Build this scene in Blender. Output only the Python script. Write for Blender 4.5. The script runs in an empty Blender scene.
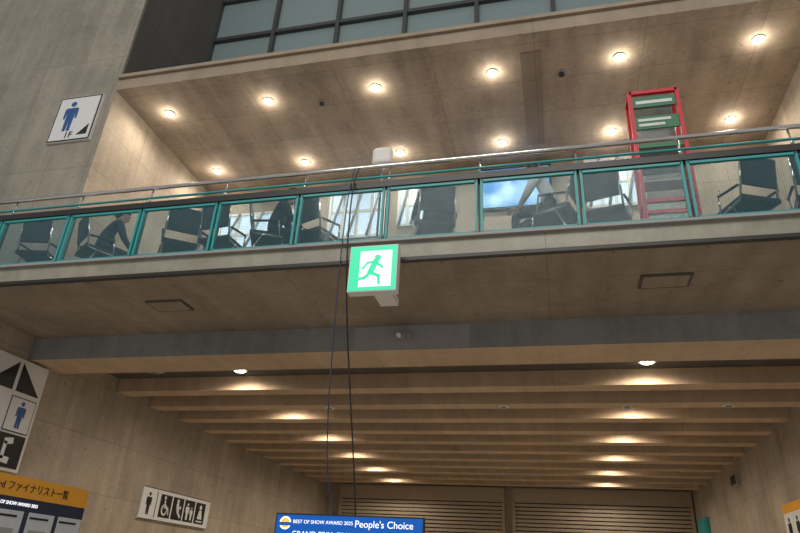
import bpy, bmesh, math, random
from mathutils import Vector, Matrix
random.seed(4)
sc = bpy.context.scene
sc.view_settings.view_transform = 'Standard'
C = 1.6   # eye height; all "r" heights below are relative to eye level
# ---------------------------------------------------------------- materials
def new_mat(name):
    m = bpy.data.materials.new(name); m.use_nodes = True
    nt = m.node_tree
    return m, nt, nt.nodes['Principled BSDF']
def plain(name, col, rough=0.6, metal=0.0, emit=None, es=0.0, bump=0.0):
    m, nt, p = new_mat(name)
    n = nt.nodes.new('ShaderNodeTexNoise'); n.inputs['Scale'].default_value = 9
    tc = nt.nodes.new('ShaderNodeTexCoord'); nt.links.new(tc.outputs['Object'], n.inputs['Vector'])
    r = nt.nodes.new('ShaderNodeMixRGB'); r.blend_type = 'MULTIPLY'; r.inputs[0].default_value = 0.12
    r.inputs[1].default_value = (*col, 1); nt.links.new(n.outputs['Fac'], r.inputs[2])
    nt.links.new(r.outputs[0], p.inputs['Base Color'])
    p.inputs['Roughness'].default_value = rough; p.inputs['Metallic'].default_value = metal
    if emit:
        p.inputs['Emission Color'].default_value = (*emit, 1); p.inputs['Emission Strength'].default_value = es
    return m
def concrete(name, col, axes='xz', pw=1.8, ph=0.9, var=0.35, hole=0.5, joint=0.32, rough=0.75, stain=0.6):
    m, nt, p = new_mat(name); N = nt.nodes.new; L = nt.links.new
    tc = N('ShaderNodeTexCoord'); sp = N('ShaderNodeSeparateXYZ'); L(tc.outputs['Object'], sp.inputs[0])
    cb = N('ShaderNodeCombineXYZ')
    idx = {'x':0,'y':1,'z':2}
    L(sp.outputs[idx[axes[0]]], cb.inputs[0]); L(sp.outputs[idx[axes[1]]], cb.inputs[1])
    n1 = N('ShaderNodeTexNoise'); n1.inputs['Scale'].default_value = 0.8; n1.inputs['Detail'].default_value = 8; n1.inputs['Roughness'].default_value=0.68
    L(tc.outputs['Object'], n1.inputs['Vector'])
    n2 = N('ShaderNodeTexNoise'); n2.inputs['Scale'].default_value = 14; n2.inputs['Detail'].default_value = 5
    L(tc.outputs['Object'], n2.inputs['Vector'])
    mp = N('ShaderNodeMapping'); mp.inputs['Scale'].default_value = (3.0, 0.35, 1); L(cb.outputs[0], mp.inputs[0])
    n3 = N('ShaderNodeTexNoise'); n3.inputs['Scale'].default_value = 1.3; n3.inputs['Detail'].default_value = 4; L(mp.outputs[0], n3.inputs['Vector'])
    a = N('ShaderNodeMath'); a.operation='ADD'; L(n1.outputs['Fac'], a.inputs[0])
    b = N('ShaderNodeMath'); b.operation='MULTIPLY'; b.inputs[1].default_value = stain; L(n3.outputs['Fac'], b.inputs[0]); L(b.outputs[0], a.inputs[1])
    c = N('ShaderNodeMath'); c.operation='MULTIPLY_ADD'; c.inputs[1].default_value = 0.35; L(n2.outputs['Fac'], c.inputs[0]); L(a.outputs[0], c.inputs[2])
    mr = N('ShaderNodeMapRange'); mr.inputs['From Min'].default_value = 0.65; mr.inputs['From Max'].default_value = 1.3
    mr.inputs['To Min'].default_value = 1-var; mr.inputs['To Max'].default_value = 1+var; L(c.outputs[0], mr.inputs['Value'])
    br = N('ShaderNodeTexBrick'); br.offset = 0.0; br.inputs['Scale'].default_value = 1
    br.inputs['Brick Width'].default_value = pw; br.inputs['Row Height'].default_value = ph
    br.inputs['Mortar Size'].default_value = 0.010; br.inputs['Mortar Smooth'].default_value = 0.6
    br.inputs['Color1'].default_value = (1,1,1,1); br.inputs['Color2'].default_value = (0.90,0.90,0.90,1); br.inputs['Mortar'].default_value=(1-joint,)*3+(1,)
    L(cb.outputs[0], br.inputs['Vector'])
    mx = N('ShaderNodeMixRGB'); mx.blend_type='MULTIPLY'; mx.inputs[0].default_value = 1; mx.inputs[1].default_value=(*col,1)
    L(mr.outputs[0], mx.inputs[2])
    mx2 = N('ShaderNodeMixRGB'); mx2.blend_type='MULTIPLY'; mx2.inputs[0].default_value = 1
    L(mx.outputs[0], mx2.inputs[1]); L(br.outputs['Color'], mx2.inputs[2])
    out = mx2.outputs[0]
    if hole:
        ds=[]
        for ax,per in ((0,0.9),(1,0.9)):
            s = N('ShaderNodeSeparateXYZ'); L(cb.outputs[0], s.inputs[0])
            pm = N('ShaderNodeMath'); pm.operation='PINGPONG'; pm.inputs[1].default_value = per/2
            ad = N('ShaderNodeMath'); ad.operation='ADD'; ad.inputs[1].default_value = per/4+50*per; L(s.outputs[ax], ad.inputs[0]); L(ad.outputs[0], pm.inputs[0])
            sq = N('ShaderNodeMath'); sq.operation='POWER'; sq.inputs[1].default_value = 2; L(pm.outputs[0], sq.inputs[0]); ds.append(sq)
        ad = N('ShaderNodeMath'); ad.operation='ADD'; L(ds[0].outputs[0], ad.inputs[0]); L(ds[1].outputs[0], ad.inputs[1])
        lt = N('ShaderNodeMath'); lt.operation='LESS_THAN'; lt.inputs[1].default_value = 0.018**2; L(ad.outputs[0], lt.inputs[0])
        mx3 = N('ShaderNodeMixRGB'); mx3.blend_type='MULTIPLY'; mx3.inputs[2].default_value=(1-hole,)*3+(1,)
        L(lt.outputs[0], mx3.inputs[0]); L(out, mx3.inputs[1]); out = mx3.outputs[0]
    L(out, p.inputs['Base Color'])
    p.inputs['Roughness'].default_value = rough
    bp = N('ShaderNodeBump'); bp.inputs['Strength'].default_value = 0.15; bp.inputs['Distance'].default_value = 0.02
    L(c.outputs[0], bp.inputs['Height']); L(bp.outputs[0], p.inputs['Normal'])
    return m
M = {}
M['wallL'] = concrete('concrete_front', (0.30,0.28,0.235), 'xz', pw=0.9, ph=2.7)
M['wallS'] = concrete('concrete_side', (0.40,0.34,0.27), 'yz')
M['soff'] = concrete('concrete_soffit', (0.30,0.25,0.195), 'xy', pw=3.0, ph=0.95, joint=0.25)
M['ceil'] = concrete('concrete_ceiling', (0.45,0.375,0.30), 'xy', pw=1.8, ph=0.9, var=0.4)
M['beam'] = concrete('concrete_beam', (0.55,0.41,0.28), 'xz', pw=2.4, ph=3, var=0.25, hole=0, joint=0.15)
M['beam1'] = concrete('edge_beam_hall_lit', (0.26,0.265,0.265), 'xz', pw=40, ph=30, var=0.3, hole=0, joint=0.15)  # hall light on the edge beam's front, painted in as blue-grey
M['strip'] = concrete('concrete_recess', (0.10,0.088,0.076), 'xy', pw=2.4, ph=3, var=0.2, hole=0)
M['fascia'] = concrete('fascia_concrete', (0.32,0.31,0.25), 'xz', pw=30.0, ph=3, var=0.3, hole=0, rough=0.4)
M['lip'] = concrete('slab_edge', (0.34,0.275,0.21), 'xz', pw=36, ph=30, var=0.2, hole=0)
M['dark'] = concrete('shaded_side_wall', (0.10,0.092,0.085), 'yz', pw=1.2, ph=2.4, var=0.2, hole=0)  # shade of the upper side wall, put into the colour
M['floor'] = concrete('floor_concrete', (0.50,0.45,0.39), 'xy', pw=4, ph=4, var=0.15, hole=0, rough=0.4)
M['back'] = concrete('concrete_back', (0.38,0.31,0.25), 'xz', var=0.25)
M['teal'] = plain('teal_paint', (0.035,0.36,0.38), 0.4)
M['chrome'] = plain('chrome', (0.75,0.75,0.75), 0.15, 1.0)
M['black'] = plain('black_trim', (0.02,0.021,0.022), 0.4)
M['blackp'] = plain('black_print', (0.01,0.01,0.012), 0.5)
M['white'] = plain('white_plastic', (0.78,0.78,0.76), 0.5)
M['signw'] = plain('sign_white', (0.76,0.78,0.80), 0.5)
M['grey'] = plain('grey_plastic', (0.35,0.35,0.35), 0.5)
M['blue'] = plain('blue_print', (0.02,0.10,0.30), 0.5)
M['orange'] = plain('orange_print', (0.85,0.40,0.04), 0.5)
M['navy'] = plain('navy_print', (0.02,0.03,0.07), 0.5)
M['cableb'] = plain('cable_blue', (0.04,0.06,0.12), 0.5)
M['paper'] = plain('paper_print', (0.60,0.66,0.72), 0.6)
M['red'] = plain('red_paint', (0.62,0.01,0.03), 0.4)
M['green'] = plain('exit_green', (0.0,0.35,0.18), 0.4, emit=(0.05,0.68,0.38), es=0.9)
M['exitw'] = plain('exit_white', (0.8,0.9,0.85), 0.4, emit=(0.75,1.0,0.85), es=0.9)
M['screenb'] = plain('screen_blue', (0.0,0.02,0.1), 0.3, emit=(0.0,0.10,0.45), es=0.9)
M['screenw'] = plain('screen_white', (0.8,0.8,0.8), 0.3, emit=(0.9,0.95,1.0), es=0.95)
M['screeny'] = plain('screen_yellow', (0.8,0.5,0.1), 0.3, emit=(0.9,0.45,0.05), es=0.9)
M['lamp'] = plain('lamp_glow', (1,0.9,0.7), 0.3, emit=(1.0,0.9,0.75), es=20)
M['pane'] = plain('frosted_pane', (0.22,0.30,0.315), 0.35)
M['frame'] = plain('window_frame', (0.055,0.06,0.063), 0.4)
M['sky'] = plain('bright_pane', (0.5,0.55,0.6), 0.3, emit=(0.58,0.74,0.88), es=1.0)
M['shut'] = plain('shutter_metal', (0.44,0.36,0.27), 0.45)
M['skin'] = plain('skin', (0.55,0.34,0.24), 0.55)
M['hair'] = plain('hair', (0.012,0.010,0.009), 0.5)
M['shirt1'] = plain('dark_jacket', (0.02,0.022,0.028), 0.8)
M['shirt2'] = plain('grey_shirt', (0.80,0.78,0.78), 0.8)
M['pants'] = plain('dark_trousers', (0.02,0.022,0.03), 0.8)
M['cush'] = plain('chair_fabric', (0.04,0.048,0.052), 0.85)
M['greenp'] = plain('green_print', (0.05,0.22,0.12), 0.5)
m, nt, p = new_mat('tinted_mesh_glass'); N = nt.nodes.new
p.inputs['Base Color'].default_value = (0.13,0.24,0.29,1); p.inputs['Roughness'].default_value = 0.08
tr = N('ShaderNodeBsdfTransparent'); tr.inputs[0].default_value = (0.88,0.95,0.97,1)
tc = N('ShaderNodeTexCoord'); vo = N('ShaderNodeTexVoronoi'); vo.inputs['Scale'].default_value = 45; vo.inputs['Randomness'].default_value = 0.0
nt.links.new(tc.outputs['Object'], vo.inputs['Vector'])
mr = N('ShaderNodeMapRange'); mr.inputs['From Min'].default_value=0.3; mr.inputs['From Max'].default_value=0.6; mr.inputs['To Min'].default_value=0.07; mr.inputs['To Max'].default_value=0.28
nt.links.new(vo.outputs['Distance'], mr.inputs['Value'])
mx = N('ShaderNodeMixShader'); nt.links.new(mr.outputs[0], mx.inputs[0]); nt.links.new(tr.outputs[0], mx.inputs[1]); nt.links.new(p.outputs[0], mx.inputs[2])
nt.links.new(mx.outputs[0], nt.nodes['Material Output'].inputs['Surface']); M['glass'] = m
m, nt, p = new_mat('poster_picture'); N = nt.nodes.new
tc = N('ShaderNodeTexCoord'); no = N('ShaderNodeTexNoise'); no.inputs['Scale'].default_value=1.5; nt.links.new(tc.outputs['Object'], no.inputs['Vector'])
rp = N('ShaderNodeValToRGB'); rp.color_ramp.elements[0].position=0.46; rp.color_ramp.elements[0].color=(0.01,0.17,0.50,1); rp.color_ramp.elements[1].position=0.70; rp.color_ramp.elements[1].color=(0.40,0.65,0.85,1)
nt.links.new(no.outputs['Fac'], rp.inputs[0]); nt.links.new(rp.outputs[0], p.inputs['Base Color']); nt.links.new(rp.outputs[0], p.inputs['Emission Color']); p.inputs['Emission Strength'].default_value=0.8
M['poster'] = m
# ---------------------------------------------------------------- mesh builder
class B:
    def __init__(s): s.bm = bmesh.new(); s.mats = []
    def mi(s, k):
        if k not in s.mats: s.mats.append(k)
        return s.mats.index(k)
    def box(s, x0,x1,y0,y1,z0,z1,k):
        v = [s.bm.verts.new(q) for q in ((x0,y0,z0),(x1,y0,z0),(x1,y1,z0),(x0,y1,z0),(x0,y0,z1),(x1,y0,z1),(x1,y1,z1),(x0,y1,z1))]
        for f in ((0,3,2,1),(4,5,6,7),(0,1,5,4),(1,2,6,5),(2,3,7,6),(3,0,4,7)):
            s.bm.faces.new([v[i] for i in f]).material_index = s.mi(k)
        return s
    def cyl(s, a, b, r, k, n=12, r2=None):
        a=Vector(a); b=Vector(b); d=(b-a).normalized(); r2 = r if r2 is None else r2
        t = d.orthogonal().normalized(); w = d.cross(t)
        ra=[s.bm.verts.new(a+(t*math.cos(i*math.tau/n)+w*math.sin(i*math.tau/n))*r) for i in range(n)]
        rb=[s.bm.verts.new(b+(t*math.cos(i*math.tau/n)+w*math.sin(i*math.tau/n))*r2) for i in range(n)]
        for i in range(n):
            f=s.bm.faces.new((ra[i],ra[(i+1)%n],rb[(i+1)%n],rb[i])); f.material_index=s.mi(k); f.smooth=True
        s.bm.faces.new(ra[::-1]).material_index=s.mi(k); s.bm.faces.new(rb).material_index=s.mi(k)
        return s
    def tube(s, pts, r, k, n=10):
        for i in range(len(pts)-1): s.cyl(pts[i], pts[i+1], r, k, n)
        return s
    def ell(s, c, rad, k, rot=None, seg=20):
        mtx = Matrix.Translation(c) @ (rot or Matrix.Identity(4)) @ Matrix.Diagonal((*rad,1))
        g = bmesh.ops.create_uvsphere(s.bm, u_segments=seg, v_segments=seg//2+2, radius=1, matrix=mtx)
        for v in g['verts']:
            for f in v.link_faces: f.material_index = s.mi(k); f.smooth=True
        return s
    def poly(s, pts, y, k, t=0.004):
        ar = sum(pts[i][0]*pts[(i+1)%len(pts)][1]-pts[(i+1)%len(pts)][0]*pts[i][1] for i in range(len(pts)))
        if ar<0: pts = pts[::-1]
        f=[s.bm.verts.new((q[0],y-t,q[1])) for q in pts]; b=[s.bm.verts.new((q[0],y,q[1])) for q in pts]
        s.bm.faces.new(f).material_index=s.mi(k)
        n=len(pts)
        for i in range(n): s.bm.faces.new((f[(i+1)%n],f[i],b[i],b[(i+1)%n])).material_index=s.mi(k)
        return s
    def circ(s, x,z,r,y,k,t=0.004,n=20): return s.poly([(x+r*math.cos(i*math.tau/n), z+r*math.sin(i*math.tau/n)) for i in range(n)], y,k,t)
    def ln(s, a,b,w,y,k,t=0.004):
        a=Vector(a); b=Vector(b); d=(b-a).normalized(); q=Vector((-d.y,d.x))*w/2; e=d*w/3
        return s.poly([tuple(a-e+q),tuple(a-e-q),tuple(b+e-q),tuple(b+e+q)],y,k,t)
    def build(s, name, mat=None, bevel=0, parent=None):
        bmesh.ops.recalc_face_normals(s.bm, faces=s.bm.faces) if mat!='keep' else None
        me = bpy.data.meshes.new(name); s.bm.to_mesh(me); s.bm.free()
        for k in s.mats: me.materials.append(M[k])
        o = bpy.data.objects.new(name, me); sc.collection.objects.link(o)
        if bevel:
            bv=o.modifiers.new('bevel','BEVEL'); bv.width=bevel; bv.segments=3; bv.limit_method='ANGLE'
        if parent: o.parent=parent
        return o
def text(body, loc, size, k, parent, rz=0, align='LEFT', name='lettering'):
    cu = bpy.data.curves.new(name,'FONT'); cu.body=body; cu.size=size; cu.extrude=0.002; cu.align_x=align; cu.align_y='CENTER'
    o = bpy.data.objects.new(name, cu); cu.materials.append(M[k]); sc.collection.objects.link(o)
    o.rotation_euler=(math.pi/2,0,0); o.location=loc; o.parent=parent
    return o
def man(b, x, z, h, y, k):
    u=h/10
    b.circ(x, z+h-0.9*u, 0.85*u, y, k)
    b.poly([(x-1.7*u,z+7.8*u),(x+1.7*u,z+7.8*u),(x+2.1*u,z+7.2*u),(x+2.1*u,z+4.2*u),(x+1.5*u,z+4.2*u),(x+1.3*u,z+6.8*u),(x+1.2*u,z+4*u),(x+1.1*u,z),(x+0.2*u,z),(x,z+4*u),(x-0.2*u,z),(x-1.1*u,z),(x-1.2*u,z+4*u),(x-1.3*u,z+6.8*u),(x-1.5*u,z+4.2*u),(x-2.1*u,z+4.2*u),(x-2.1*u,z+7.2*u)], y, k)
# ---------------------------------------------------------------- room shell
W = 7.87
def R(z): return z+C
B().box(-16,12,-8,22.6,-0.2,0,'floor').build('floor')
B().box(-18,-8,6.9,22.6,0,R(3.15),'wallS').build('wall_left_lower')
B().box(4.0,12,W,22.6,0,R(3.15),'wallS').build('wall_right_lower')
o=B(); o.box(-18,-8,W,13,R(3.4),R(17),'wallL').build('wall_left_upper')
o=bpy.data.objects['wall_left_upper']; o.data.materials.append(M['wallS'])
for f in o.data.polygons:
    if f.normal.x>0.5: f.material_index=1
o=B().box(4.4,12,W,13,R(3.4),R(17),'wallS').build('wall_right_upper')
B().box(-8,4.0,22.3,22.6,0,R(3.15),'back').build('wall_back_lower')
B().box(-8,4.4,11.5,11.8,R(3.4),R(8.3),'back').build('wall_back_upper')
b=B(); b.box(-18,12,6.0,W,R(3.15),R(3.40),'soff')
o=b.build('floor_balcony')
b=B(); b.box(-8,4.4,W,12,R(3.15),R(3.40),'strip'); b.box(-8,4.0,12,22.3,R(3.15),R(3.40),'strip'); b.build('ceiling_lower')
b=B(); b.box(-18,12,5.95,6.0,R(3.17),R(3.37),'fascia'); b.box(-18,12,5.90,6.06,R(3.37),R(3.40),'grey'); b.box(-18,12,5.93,6.0,R(3.13),R(3.17),'black'); b.build('trim_balcony_fascia')
for x,y in ((-4.95,6.85),(1.27,6.82)):
    b=B(); b.box(x-0.27,x+0.27,y-0.17,y+0.17,R(3.13),R(3.15),'strip'); b.box(x-0.24,x+0.24,y-0.14,y+0.14,R(3.125),R(3.131),'soff'); b.build('access_hatch')
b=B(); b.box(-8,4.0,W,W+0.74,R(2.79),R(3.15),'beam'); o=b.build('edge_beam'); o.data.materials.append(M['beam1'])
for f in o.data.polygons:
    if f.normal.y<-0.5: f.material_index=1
for i in range(11):
    y=10.07+1.1*i
    b=B(); b.box(-8,4.0,y,y+0.34,R(2.90),R(3.15),'beam'); b.build('ceiling_beam')
b=B(); b.box(-8,4.4,W,11.5,R(8.3),R(8.6),'ceil')
o=b.build('ceiling_upper'); o.data.materials.append(M['lip'])
for f in o.data.polygons:
    if f.normal.y<-0.5: f.material_index=1
M['cstrip']=concrete('ceiling_patch',(0.31,0.25,0.20),'xy',pw=9,ph=9,var=0.2,hole=0)
B().box(-0.25,0.1,8.3,10.9,R(8.29),R(8.3),'cstrip').build('trim_ceiling_strip')
B().box(-8,4.4,W-0.06,W,R(8.56),R(8.64),'lip').build('trim_slab_edge')
B().box(-8,-7.96,W+0.02,10.3,R(8.61),R(17),'dark').build('side_wall_shade')  # thin sheet added over the side wall to carry the painted shade
b=B(); b.box(-7.96,4.4,10.38,10.42,R(8.6),R(17),'pane')
for k in range(9):
    x=-5.31+1.69*(k-1.6)+0.02
    b.box(x-0.045,x+0.045,10.25,10.38,R(8.6),R(17),'frame')
for z in (9.3,10.7,12.1,13.5,14.9,16.3): b.box(-7.96,4.4,10.27,10.38,R(z)-0.05,R(z)+0.05,'frame')
b.build('window_1')
def upwin(x0,x1,z0,z1,n):
    b=B(); b.box(x0,x1,11.46,11.5,R(z0),R(z1),'sky'); nb=4
    for i in range(nb+1):
        x=x0+(x1-x0)*i/nb; b.box(x-0.03,x+0.03,11.42,11.46,R(z0),R(z1),'white')
    for z in (z0,z1,(z0+z1)/2): b.box(x0,x1,11.43,11.46,R(z)-0.03,R(z)+0.03,'white')
    for i in range(3):
        xa=x0+(x1-x0)*(i+0.1)/3; b.cyl((xa,11.40,R(z0)),(xa+0.45*(x1-x0)/2,11.40,R(z1)),0.03,'grey')
    b.build('window_%d'%n)
upwin(-4.7,-3.4,6.7,8.0,2); upwin(-3.1,-2.3,6.9,7.9,3); upwin(0.9,2.0,7.0,8.15,4); upwin(-7.4,-5.6,6.4,7.5,5)
b=B(); b.box(-1.35,0.2,11.42,11.5,R(7.1),R(8.15),'black'); b.box(-1.3,0.15,11.41,11.42,R(7.15),R(8.1),'poster'); b.build('wall_poster')
for x0,x1 in ((-7.5,-1.8),(-1.55,3.95)):
    b=B(); b.box(x0,x1,22.18,22.29,R(2.55),R(2.95),'shut'); z=0.02
    while z<R(2.55):
        b.box(x0+0.05,x1-0.05,22.20,22.27,z,z+0.085,'shut'); b.box(x0+0.05,x1-0.05,22.24,22.27,z+0.085,z+0.12,'black'); z+=0.12
    b.box(x0,x0+0.08,22.15,22.29,0,R(2.6),'shut'); b.box(x1-0.08,x1,22.15,22.29,0,R(2.6),'shut')
    b.build('roller_shutter')
# ---------------------------------------------------------------- balustrade
b=B()
X0,X1=-13.78,9.11; sp=1.09
b.cyl((X0,6.10,R(4.54)),(X1,6.10,R(4.54)),0.028,'chrome',16)
b.cyl((X0,6.03,R(4.33)),(X1,6.03,R(4.33)),0.016,'teal',10)
b.box(X0,X1,5.97,6.05,R(4.15),R(4.23),'black')
x=X0
while x<X1-0.1:
    a,c=x+0.03,x+sp-0.03
    for xx in (a,c): b.box(xx-0.014,xx+0.014,5.985,6.025,R(3.405),R(4.15),'teal')
    b.box(a,c,5.985,6.025,R(4.11),R(4.14),'teal'); b.box(a,c,5.985,6.025,R(3.43),R(3.465),'teal')
    b.box(x-0.012,x+0.012,6.04,6.09,R(3.40),R(4.26),'black')
    b.cyl((x,6.07,R(4.2)),(x,6.10,R(4.52)),0.012,'chrome',8)
    b.cyl((x,6.04,R(4.2)),(x,6.03,R(4.33)),0.009,'teal',8)
    b.box(a,c,6.002,6.008,R(3.46),R(4.12),'glass')
    x+=sp
b.build('balcony_railing')
b=B(); b.box(-2.05,-1.79,6.11,6.23,R(4.60),R(4.86),'white'); o=b.build('wireless_antenna', bevel=0.055)
b=B(); b.cyl((-1.92,6.18,R(3.4)),(-1.92,6.18,R(4.62)),0.015,'grey'); b.build('mast',parent=o)
# exit sign
b=B(); x0,x1,z0,z1=-2.06,-1.53,R(2.68),R(3.22)
b.box(x0,x1,5.72,5.84,z0,z1,'white'); y=5.72
b.poly([(x0+0.01,z0+0.01),(x1-0.01,z0+0.01),(x1-0.01,z1-0.01),(x0+0.01,z1-0.01)],y,'green')
b.poly([(x0+0.12,z0+0.05),(x1-0.06,z0+0.05),(x1-0.06,z1-0.07),(x0+0.12,z1-0.07)],y-0.004,'exitw')
cx=(x0+x1)/2; g='green'; yy=y-0.008
b.circ(cx+0.05,z1-0.155,0.035,yy,g)
b.ln((cx+0.03,z1-0.2),(cx-0.02,z1-0.32),0.065,yy,g); b.ln((cx-0.02,z1-0.33),(cx+0.07,z1-0.37),0.035,yy,g); b.ln((cx+0.07,z1-0.37),(cx+0.08,z1-0.46),0.03,yy,g)
b.ln((cx-0.02,z1-0.33),(cx-0.09,z1-0.39),0.035,yy,g); b.ln((cx-0.09,z1-0.39),(cx-0.17,z1-0.40),0.03,yy,g)
b.ln((cx+0.03,z1-0.21),(cx+0.11,z1-0.27),0.025,yy,g); b.ln((cx+0.03,z1-0.2),(cx-0.06,z1-0.21),0.025,yy,g); b.ln((cx-0.06,z1-0.21),(cx-0.11,z1-0.28),0.022,yy,g)
b.box(cx-0.02,cx+0.18,5.84,6.2,R(2.71),R(2.79),'white'); b.box(cx+0.04,cx+0.12,6.14,6.22,R(2.79),R(3.15),'white')
b.build('exit_sign')
b=B(); b.box(-2.65,-1.05,W-0.004,W,R(2.80),R(3.13),'grey'); o=b.build('trim_beam_patch')
M['patch']=concrete('patch_concrete',(0.33,0.335,0.335),'xz',pw=9,ph=9,var=0.15,hole=0); o.data.materials[0]=M['patch']
b=B(); b.box(-2.13,-1.83,W-0.07,W,R(2.93),R(3.0),'grey'); b.box(-2.05,-1.91,W-0.12,W-0.07,R(2.92),R(2.99),'grey'); b.cyl((-1.98,W-0.12,R(2.95)),(-1.98,W-0.2,R(2.93)),0.03,'white'); b.build('security_camera')
for x,y in ((-2.05,9.4),(0.7,9.35),(-6.9,9.5),(3.4,9.3)):
    b=B(); b.cyl((x,y,R(3.15)),(x,y,R(3.11)),0.2,'shut',28); b.cyl((x,y,R(3.11)),(x,y,R(3.09)),0.15,'grey',28); b.cyl((x,y,R(3.09)),(x,y,R(3.07)),0.05,'black',16); b.build('ceiling_speaker')
for x,y in ((-4.2,11.34),(-0.9,11.34),(1.2,11.34),(2.8,11.34)):
    b=B(); b.cyl((x,y,R(2.90)),(x,y,R(2.88)),0.09,'white',20); b.cyl((x,y,R(2.88)),(x,y,R(2.85)),0.05,'grey',16); b.build('smoke_detector')
# ---------------------------------------------------------------- downlights
def lamp(x,y,z,r,e,col=(1.0,0.86,0.68)):
    b=B(); b.cyl((x,y,z),(x,y,z-0.02),r*1.45,'white',24); b.cyl((x,y,z-0.02),(x,y,z-0.035),r,'lamp',20)
    o=b.build('downlight')
    l=bpy.data.lights.new('bulb','SPOT'); l.energy=e; l.color=col; l.spot_size=math.radians(172); l.spot_blend=0.7; l.shadow_soft_size=0.05
    lo=bpy.data.objects.new('bulb',l); lo.location=(x,y,z-0.06); sc.collection.objects.link(lo); lo.parent=o
    return o
for i in range(6):
    for x in (-5.3,1.38): lamp(x,W+2.2*i+1.80,R(3.15),0.09,115)
for k in range(6):
    for y in (8.68,10.72):
        x=-7.32+2.185*k; o=lamp(x,y,R(8.3),0.068,85,(1,0.86,0.68))
        l=bpy.data.lights.new('glow','POINT'); l.energy=7; l.color=(1,0.86,0.68); l.shadow_soft_size=0.04  # extra point light added under each upper lamp for a ceiling halo
        lo=bpy.data.objects.new('glow',l); lo.location=(x,y,R(8.3)-0.14); sc.collection.objects.link(lo); lo.parent=o
for x,y in ((-4.1,8.9),(0.45,8.9)):
    b=B(); b.cyl((x,y,R(8.3)),(x,y,R(8.27)),0.09,'grey',20); b.cyl((x,y,R(8.27)),(x,y,R(8.24)),0.05,'black',16); b.build('smoke_detector')
# ---------------------------------------------------------------- signs
def place(o, loc, rz=0): o.location=loc; o.rotation_euler=(0,0,rz); return o
b=B(); b.box(-0.48,0.48,-0.05,0,-0.55,0.55,'white'); b.box(-0.47,0.47,-0.055,-0.05,-0.54,0.54,'blackp'); b.poly([(-0.44,-0.51),(0.44,-0.51),(0.44,0.51),(-0.44,0.51)],-0.055,'signw')
man(b,-0.12,-0.30,0.72,-0.06,'blue'); b.poly([(0.16,-0.42),(0.38,-0.42),(0.38,-0.18)],-0.06,'blackp')
o=place(b.build('restroom_sign'),(-8.69,W,R(7.65)))
text('1F',(-0.12,-0.065,-0.41),0.2,'blackp',o)
b=B(); w=1.15; b.box(-w/2,w/2,-0.08,0,-0.8,0.8,'white')
for z0,z1 in ((0.30,0.77),(-0.24,0.26),(-0.77,-0.28)): b.poly([(-w/2+0.03,z0),(w/2-0.03,z0),(w/2-0.03,z1),(-w/2+0.03,z1)],-0.08,'signw')
b.poly([(-0.50,0.32),(-0.02,0.32),(-0.02,0.75)],-0.085,'blackp'); b.poly([(0.05,0.32),(0.52,0.32),(0.05,0.75)],-0.085,'blackp')
b.poly([(0.02,-0.26),(0.52,-0.26),(0.52,0.25),(0.02,0.25)],-0.085,'blackp'); b.poly([(0.035,-0.245),(0.505,-0.245),(0.505,0.235),(0.035,0.235)],-0.089,'signw')
man(b,0.27,-0.20,0.40,-0.093,'blue'); b.poly([(0.0,-0.76),(0.52,-0.76),(0.52,-0.29),(0.0,-0.29)],-0.085,'blackp')
yy=-0.09; b.ln((0.17,-0.63),(0.17,-0.42),0.06,yy,'signw'); b.ln((0.17,-0.40),(0.27,-0.38),0.09,yy,'signw'); b.ln((0.17,-0.65),(0.28,-0.66),0.09,yy,'signw')
man(b,-0.28,-0.20,0.42,-0.085,'blackp'); b.poly([(-0.52,-0.70),(-0.12,-0.70),(-0.32,-0.36)],-0.085,'blackp')
place(b.build('directory_sign'),(-8.0,7.70,R(1.95)),math.pi/2)
b=B(); b.box(-1.33,1.33,-0.05,0,-0.30,0.30,'signw')
b.box(-1.33,1.33,-0.052,-0.05,-0.30,-0.285,'blackp'); b.box(-1.33,1.33,-0.052,-0.05,0.285,0.30,'blackp')
man(b,-1.08,-0.21,0.42,-0.05,'blackp'); b.ln((-0.82,-0.24),(-0.82,0.24),0.02,-0.05,'blackp')
for i in range(4):
    cx=-0.48+0.47*i; b.poly([(cx-0.21,-0.22),(cx+0.21,-0.22),(cx+0.21,0.22),(cx-0.21,0.22)],-0.05,'blackp')
yy=-0.056
cx=-0.48; b.circ(cx-0.03,-0.07,0.11,yy,'signw'); b.circ(cx-0.03,-0.07,0.07,yy-0.004,'blackp'); b.circ(cx-0.05,0.16,0.035,yy,'signw'); b.ln((cx-0.05,0.1),(cx-0.03,-0.03),0.04,yy-0.005,'signw'); b.ln((cx-0.03,-0.03),(cx+0.09,-0.03),0.035,yy-0.005,'signw'); b.ln((cx+0.09,-0.03),(cx+0.13,-0.15),0.03,yy-0.005,'signw')
cx=-0.01; b.circ(cx-0.02,0.15,0.04,yy,'signw'); b.ln((cx-0.02,0.08),(cx+0.02,-0.05),0.09,yy,'signw'); b.ln((cx+0.02,-0.07),(cx+0.12,-0.15),0.05,yy,'signw'); b.circ(cx+0.09,0.03,0.03,yy,'signw')
cx=0.46; man(b,cx-0.08,-0.18,0.34,yy,'signw'); man(b,cx+0.09,-0.18,0.27,yy,'signw')
cx=0.93; b.circ(cx,0.12,0.05,yy,'signw'); b.poly([(cx-0.1,-0.12),(cx+0.1,-0.12),(cx+0.05,0.06),(cx-0.05,0.06)],yy,'signw'); b.ln((cx-0.12,-0.17),(cx+0.12,-0.17),0.03,yy,'signw')
place(b.build('facilities_sign'),(-8.0,12.85,R(1.125)),math.pi/2)
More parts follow.
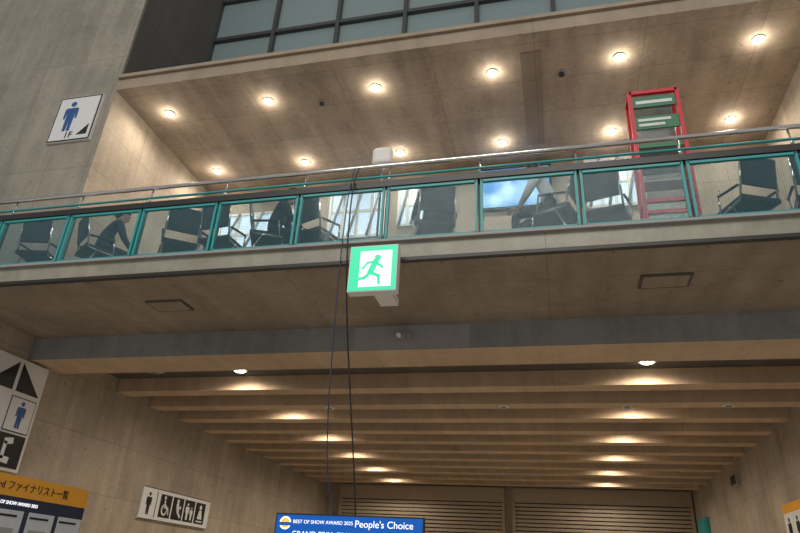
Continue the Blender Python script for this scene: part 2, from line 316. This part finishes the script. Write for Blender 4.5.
b=B(); b.box(-1.0,1.0,-0.05,0,-0.35,0.35,'signw'); b.box(-1.0,1.0,-0.055,-0.05,0.2,0.35,'orange'); man(b,-0.75,-0.3,0.42,-0.055,'blackp'); man(b,-0.3,-0.3,0.42,-0.055,'blackp'); b.ln((0.1,-0.1),(0.6,-0.1),0.06,-0.055,'blackp')
place(b.build('direction_sign'),(4.0,12.6,R(1.25)),-math.pi/2)
b=B(); b.box(3.90,4.0,16.3,16.8,R(2.35),R(2.6),'grey'); b.box(3.88,3.9,16.35,16.75,R(2.38),R(2.57),'black'); b.build('wall_speaker')
b=B(); b.box(3.90,3.99,20.3,21.6,0,R(2.05),'teal'); b.box(3.88,3.9,20.4,20.93,0.05,R(1.98),'teal'); b.box(3.88,3.9,20.97,21.5,0.05,R(1.98),'teal'); b.cyl((3.84,20.88,1.0),(3.84,20.88,1.2),0.015,'chrome'); b.build('door_1')
# finalist notice board on legs
b=B(); L=0.75; L0=-1.35
b.box(L0,L,-0.03,0.03,-0.85,0.75,'navy'); b.box(L0,L,-0.034,-0.03,0.56,0.75,'orange')
for i,x in enumerate((-1.15,-0.72,-0.29,0.14,0.56)):
    for z in (0.08,-0.42):
        b.box(x-0.18,x+0.18,-0.034,-0.03,z,z+0.36,'paper'); b.box(x-0.16,x+0.1,-0.038,-0.034,z+0.30,z+0.32,'blackp'); b.box(x-0.13,x+0.1,-0.038,-0.034,z+0.05,z+0.2,'grey')
for x in (L0+0.1,L-0.1): b.box(x-0.02,x+0.02,-0.02,0.02,-1.55,-0.85,'chrome'); b.box(x-0.02,x+0.02,-0.25,0.25,-1.58,-1.55,'chrome')
o=place(b.build('notice_board'),(-5.2,5.74,1.58),math.pi/2)
text('Award ファイナリスト一覧',(-0.70,-0.036,0.650),0.095,'blackp',o); text('BEST OF SHOW AWARD 2025',(-0.55,-0.034,0.50),0.045,'screenw',o)
# television on stand
b=B(); x0,x1,zt=-3.09,-1.41,R(0.61); zb=zt-0.97
b.box(x0,x1,7.0,7.06,zb,zt,'black'); b.box(x0+0.015,x1-0.015,6.996,7.0,zb+0.015,zt-0.015,'screenb')
b.circ(x0+0.12,zt-0.10,0.068,6.996,'screenw'); b.circ(x0+0.12,zt-0.10,0.05,6.992,'screeny'); b.ln((x0+0.06,zt-0.11),(x0+0.18,zt-0.11),0.035,6.988,'screenb')
b.box(x0+0.03,x1-0.03,6.992,6.996,zb+0.03,zt-0.30,'screenw')
for x in (-2.65,-1.85): b.box(x-0.04,x+0.04,7.06,7.12,0.1,zt-0.2,'black')
for x in (-2.65,-1.85): b.box(x-0.04,x+0.04,6.75,7.45,0.0,0.1,'black')
b.box(-2.65,-1.85,7.06,7.10,1.2,1.3,'black'); b.box(-2.65,-1.85,7.06,7.12,0.3,0.36,'black')
o=b.build('television')
text('BEST OF SHOW AWARD 2025',(x0+0.21,6.992,zt-0.085),0.052,'screenw',o); text("People's Choice",(x0+0.92,6.992,zt-0.09),0.10,'screenw',o)
text('GRAND PRIX  FINALIST LIST',(x0+0.21,6.992,zt-0.21),0.08,'screenw',o)
def cable(pts,r,k,name='hanging_cable'):
    cu=bpy.data.curves.new(name,'CURVE'); cu.dimensions='3D'; cu.bevel_depth=r; cu.bevel_resolution=2
    s=cu.splines.new('NURBS'); s.points.add(len(pts)-1); s.use_endpoint_u=True; s.order_u=3
    for q,v in zip(s.points,pts): q.co=(*v,1)
    cu.materials.append(M[k]); o=bpy.data.objects.new(name,cu); sc.collection.objects.link(o)
cable([(-2.18,6.10,R(4.56)),(-2.18,5.90,R(4.3)),(-2.17,5.88,R(3.3)),(-2.16,6.05,R(2.6)),(-2.17,6.45,R(1.8)),(-2.17,6.85,R(1.0)),(-2.18,7.03,R(0.61))],0.009,'black')
cable([(-2.24,6.10,R(4.56)),(-2.22,5.90,R(4.2)),(-2.23,5.87,R(3.3)),(-2.28,6.05,R(2.3)),(-2.36,6.35,R(1.4)),(-2.42,6.75,R(0.8)),(-2.43,7.03,R(0.61))],0.007,'cableb')
# ---------------------------------------------------------------- red display tower
b=B(); x0,x1,y0,y1,z0,z1=1.20,1.79,7.0,7.28,R(3.40),R(6.02); t=0.025
for x in (x0,x1):
    for y in (y0,y1): b.box(x-t,x+t,y-t,y+t,z0,z1,'red')
for z in (z0+0.1,z0+0.9,z1-t):
    for y in (y0,y1): b.box(x0,x1,y-t,y+t,z-t,z+t,'red')
    for x in (x0,x1): b.box(x-t,x+t,y0,y1,z-t,z+t,'red')
b.box(x0+t,x1-t,y1-0.02,y1,z0+0.1,z1-0.05,'glass')
b.box(x0+t,x1-t,y0,y0+0.02,z1-0.26,z1-0.10,'greenp'); b.box(x0+0.07,x1-0.07,y0-0.006,y0,z1-0.21,z1-0.16,'signw')
b.box(x0+t,x1-t,y0,y0+0.02,z1-0.62,z1-0.42,'greenp'); b.box(x0+0.07,x1-0.12,y0-0.006,y0,z1-0.50,z1-0.46,'signw'); b.box(x0+0.07,x1-0.20,y0-0.006,y0,z1-0.58,z1-0.54,'signw')
b.box(x0+t,x1-t,y0,y0+0.02,z1-0.92,z1-0.80,'greenp')
for z in (1.2,1.45,1.7): b.box(x0+0.03,x1-0.03,y0+0.03,y1-0.02,z0+z,z0+z+0.02,'grey')
b.build('display_rack')
# ---------------------------------------------------------------- chairs
def chair(x,y,rz):
    b=B()
    for s in (-1,1):
        b.tube([(s*0.22,0.22,0.0),(s*0.22,0.20,0.44),(s*0.22,-0.18,0.46),(s*0.21,-0.28,0.95)],0.013,'chrome',8)
        b.tube([(s*0.235,-0.26,0.0),(s*0.235,-0.05,0.45)],0.013,'chrome',8)
        b.tube([(s*0.24,-0.2,0.62),(s*0.25,0.12,0.66)],0.016,'black',8); b.tube([(s*0.25,0.12,0.66),(s*0.22,0.16,0.45)],0.012,'chrome',8)
    b.tube([(-0.21,-0.28,0.95),(0.21,-0.28,0.95)],0.013,'chrome',8)
    b.tube([(-0.235,-0.26,0.05),(0.235,-0.26,0.05)],0.010,'chrome',8)
    b.box(-0.23,0.23,-0.22,0.24,0.45,0.50,'cush')
    n=6
    for i in range(n):
        a=i/n; c=(i+1)/n; z0=0.62+0.33*a; z1=0.62+0.33*c; ya=-0.215-0.062*a; yb=-0.215-0.062*c
        v=[b.bm.verts.new(q) for q in ((-0.2,ya,z0),(0.2,ya,z0),(0.2,yb,z1),(-0.2,yb,z1),(-0.2,ya-0.025,z0),(0.2,ya-0.025,z0),(0.2,yb-0.025,z1),(-0.2,yb-0.025,z1))]
        for f in ((0,1,2,3),(7,6,5,4),(0,4,5,1),(3,2,6,7),(0,3,7,4),(1,5,6,2)): b.bm.faces.new([v[j] for j in f]).material_index=b.mi('cush')
    o=b.build('stacking_chair'); o.location=(x,y,R(3.40)); o.rotation_euler=(0,0,rz)
for x,rz in ((-7.1,0.2),(-4.85,0.6),(-2.85,-0.4),(0.72,-0.3),(2.2,0.4),(2.9,-0.2),(-4.2,-0.1)):
    chair(x,6.62,rz)
PEOPLE=[(-3.52,6.58,-1.2,0.40,'shirt1',0.4),(0.14,6.50,1.25,0.42,'shirt2',0.5),(-1.32,6.62,0.3,0.30,'shirt1',0.35),(-6.15,6.62,-0.6,0.35,'shirt1',0.4)]
for q in PEOPLE: chair(q[0],q[1],q[2])
# ---------------------------------------------------------------- seated people
def skin(verts, edges, radii, root, name, mats, kfun, sub=1):
    me=bpy.data.meshes.new(name); me.from_pydata(verts,edges,[]); o=bpy.data.objects.new(name,me); sc.collection.objects.link(o)
    sk=o.modifiers.new('skin','SKIN'); sk.branch_smoothing=0.6
    sv=me.skin_vertices[0].data
    for i,r in enumerate(radii): sv[i].radius=(r,r) if not isinstance(r,tuple) else r; sv[i].use_root=(i==root)
    ss=o.modifiers.new('s','SUBSURF'); ss.levels=sub; ss.render_levels=sub
    dg=bpy.context.evaluated_depsgraph_get(); m2=bpy.data.meshes.new_from_object(o.evaluated_get(dg)); bpy.data.objects.remove(o)
    m2.materials.clear()
    for k in mats: m2.materials.append(M[k])
    for f in m2.polygons:
        f.use_smooth=True; best=1e9; bi=0
        for ei,(a,c) in enumerate(edges):
            A=Vector(verts[a]); D=Vector(verts[c])-A; t=max(0,min(1,(f.center-A).dot(D)/max(D.length_squared,1e-9))); d=(f.center-A-D*t).length
            if d<best: best=d; bi=ei
        f.material_index=kfun(bi)
    ob=bpy.data.objects.new(name,m2); sc.collection.objects.link(ob); return ob
def person(x,y,rz,lean,shirt,headpitch):
    root=bpy.data.objects.new('seated_person',None); sc.collection.objects.link(root)
    H=Vector((0,-0.02,0.60))
    def up(d,s=0.0,f=0.0):
        return H+Vector((s, math.sin(lean)*d+math.cos(lean)*f, math.cos(lean)*d-math.sin(lean)*f))
    V=[H,up(0.18),up(0.36),up(0.46),up(0.56),up(0.43,-0.18),up(0.43,0.18)]
    V+= [up(0.43,-0.18)+Vector((-0.06,0.10,-0.25)), up(0.43,0.18)+Vector((0.06,0.10,-0.25))]
    V+= [Vector((-0.10,0.42,0.66)),Vector((0.10,0.42,0.66))]
    V+= [Vector((-0.10,0.02,0.57)),Vector((0.10,0.02,0.57)),Vector((-0.12,0.46,0.55)),Vector((0.12,0.46,0.55)),Vector((-0.12,0.44,0.10)),Vector((0.12,0.44,0.10)),Vector((-0.13,0.60,0.045)),Vector((0.13,0.60,0.045))]
    E=[(0,1),(1,2),(2,3),(3,4),(2,5),(2,6),(5,7),(6,8),(7,9),(8,10),(0,11),(0,12),(11,13),(12,14),(13,15),(14,16),(15,17),(16,18)]
    Rr=[(.15,.12),(.16,.125),(.175,.13),(.065,.065),(.052,.052),.07,.07,.05,.05,.028,.028,.09,.09,.065,.065,.043,.043,.036,.036]
    Rr=[r if isinstance(r,tuple) else (r,r) for r in Rr]
    def kf(i): return 2 if i==3 else (1 if i>=10 else 0)
    bo=skin([tuple(v) for v in V],E,Rr,0,'body',[shirt,'pants','skin'],kf,2); bo.parent=root
    for s,wi in ((-1,9),(1,10)):
        w=V[wi]; hv=[w,w+Vector((-s*0.01,0.07,-0.01))]; he=[(0,1)]; hr=[(.024,.02),(.034,.018)]
        for j,(off,ln) in enumerate(((-0.028,0.065),(-0.01,0.078),(0.009,0.072),(0.027,0.055))):
            a=w+Vector((off,0.085,-0.012)); c=a+Vector((0,ln*0.55,-0.012)); d=c+Vector((0,ln*0.3,-0.03))
            n=len(hv); hv+=[a,c,d]; he+=[(1,n),(n,n+1),(n+1,n+2)]; hr+=[(.010,.010),(.009,.009),(.007,.007)]
        n=len(hv); a=w+Vector((-s*0.035,0.035,0)); hv+=[a,a+Vector((-s*0.018,0.03,-0.01)),a+Vector((-s*0.018,0.055,-0.02))]; he+=[(0,n),(n,n+1),(n+1,n+2)]; hr+=[(.012,.012),(.010,.010),(.008,.008)]
        ho=skin([tuple(v) for v in hv],he,hr,0,'hand',['skin'],lambda i:0,1); ho.parent=root
    b=B(); hc=V[4]
    b.ell((0,0.0,0.10),(0.075,0.092,0.115),'skin',seg=28)
    b.ell((0,0.035,0.03),(0.052,0.055,0.05),'skin'); b.ell((0,0.097,0.085),(0.012,0.016,0.022),'skin',seg=12); b.ell((0,0.085,0.045),(0.024,0.008,0.008),'red',seg=12)
    for s in (-1,1):
        b.ell((s*0.03,0.083,0.108),(0.013,0.008,0.008),'signw',seg=12); b.ell((s*0.03,0.089,0.108),(0.006,0.005,0.006),'black',seg=10)
        b.ell((s*0.076,0.0,0.09),(0.012,0.02,0.032),'skin',seg=12); b.ell((s*0.03,0.086,0.128),(0.018,0.006,0.004),'hair',seg=10)
    b.ell((0,-0.018,0.135),(0.084,0.098,0.098),'hair',seg=28); b.ell((0,-0.045,0.08),(0.078,0.065,0.085),'hair')
    ho=b.build('head'); ho.location=hc-Vector((0,0,0.01)); ho.rotation_euler=(-headpitch,0,0); ho.parent=root
    root.location=(x,y,R(3.40)); root.rotation_euler=(0,0,rz)
for q in PEOPLE: person(*q)
# ---------------------------------------------------------------- lights
def area(name,loc,target,size,e,col):
    l=bpy.data.lights.new(name,'AREA'); l.shape='RECTANGLE'; l.size=size[0]; l.size_y=size[1]; l.energy=e; l.color=col
    o=bpy.data.objects.new(name,l); o.location=loc; o.rotation_euler=(Vector(target)-Vector(loc)).to_track_quat('-Z','Y').to_euler(); sc.collection.objects.link(o)
area('hall_ceiling_light',(-2,-8,15),(-3,7,4),(14,6),1500,(1.0,0.95,0.87))
w=bpy.data.worlds.new('hall_ambient'); sc.world=w; w.use_nodes=True
bg=w.node_tree.nodes['Background']; bg.inputs[0].default_value=(1.0,0.96,0.92,1); bg.inputs[1].default_value=0.36
# ---------------------------------------------------------------- camera
cd=bpy.data.cameras.new('camera'); cam=bpy.data.objects.new('camera',cd); sc.collection.objects.link(cam); sc.camera=cam
cd.sensor_width=36; cd.lens=28.35; cd.clip_end=200
back=Vector((.2269,-.8661,-.4462)).normalized(); right=Vector((.9723,.2268,.0512)); right=(right-back*right.dot(back)).normalized(); upv=back.cross(right)
mm=Matrix((right,upv,back)).transposed().to_4x4(); mm.translation=(0,0,C); cam.matrix_world=mm
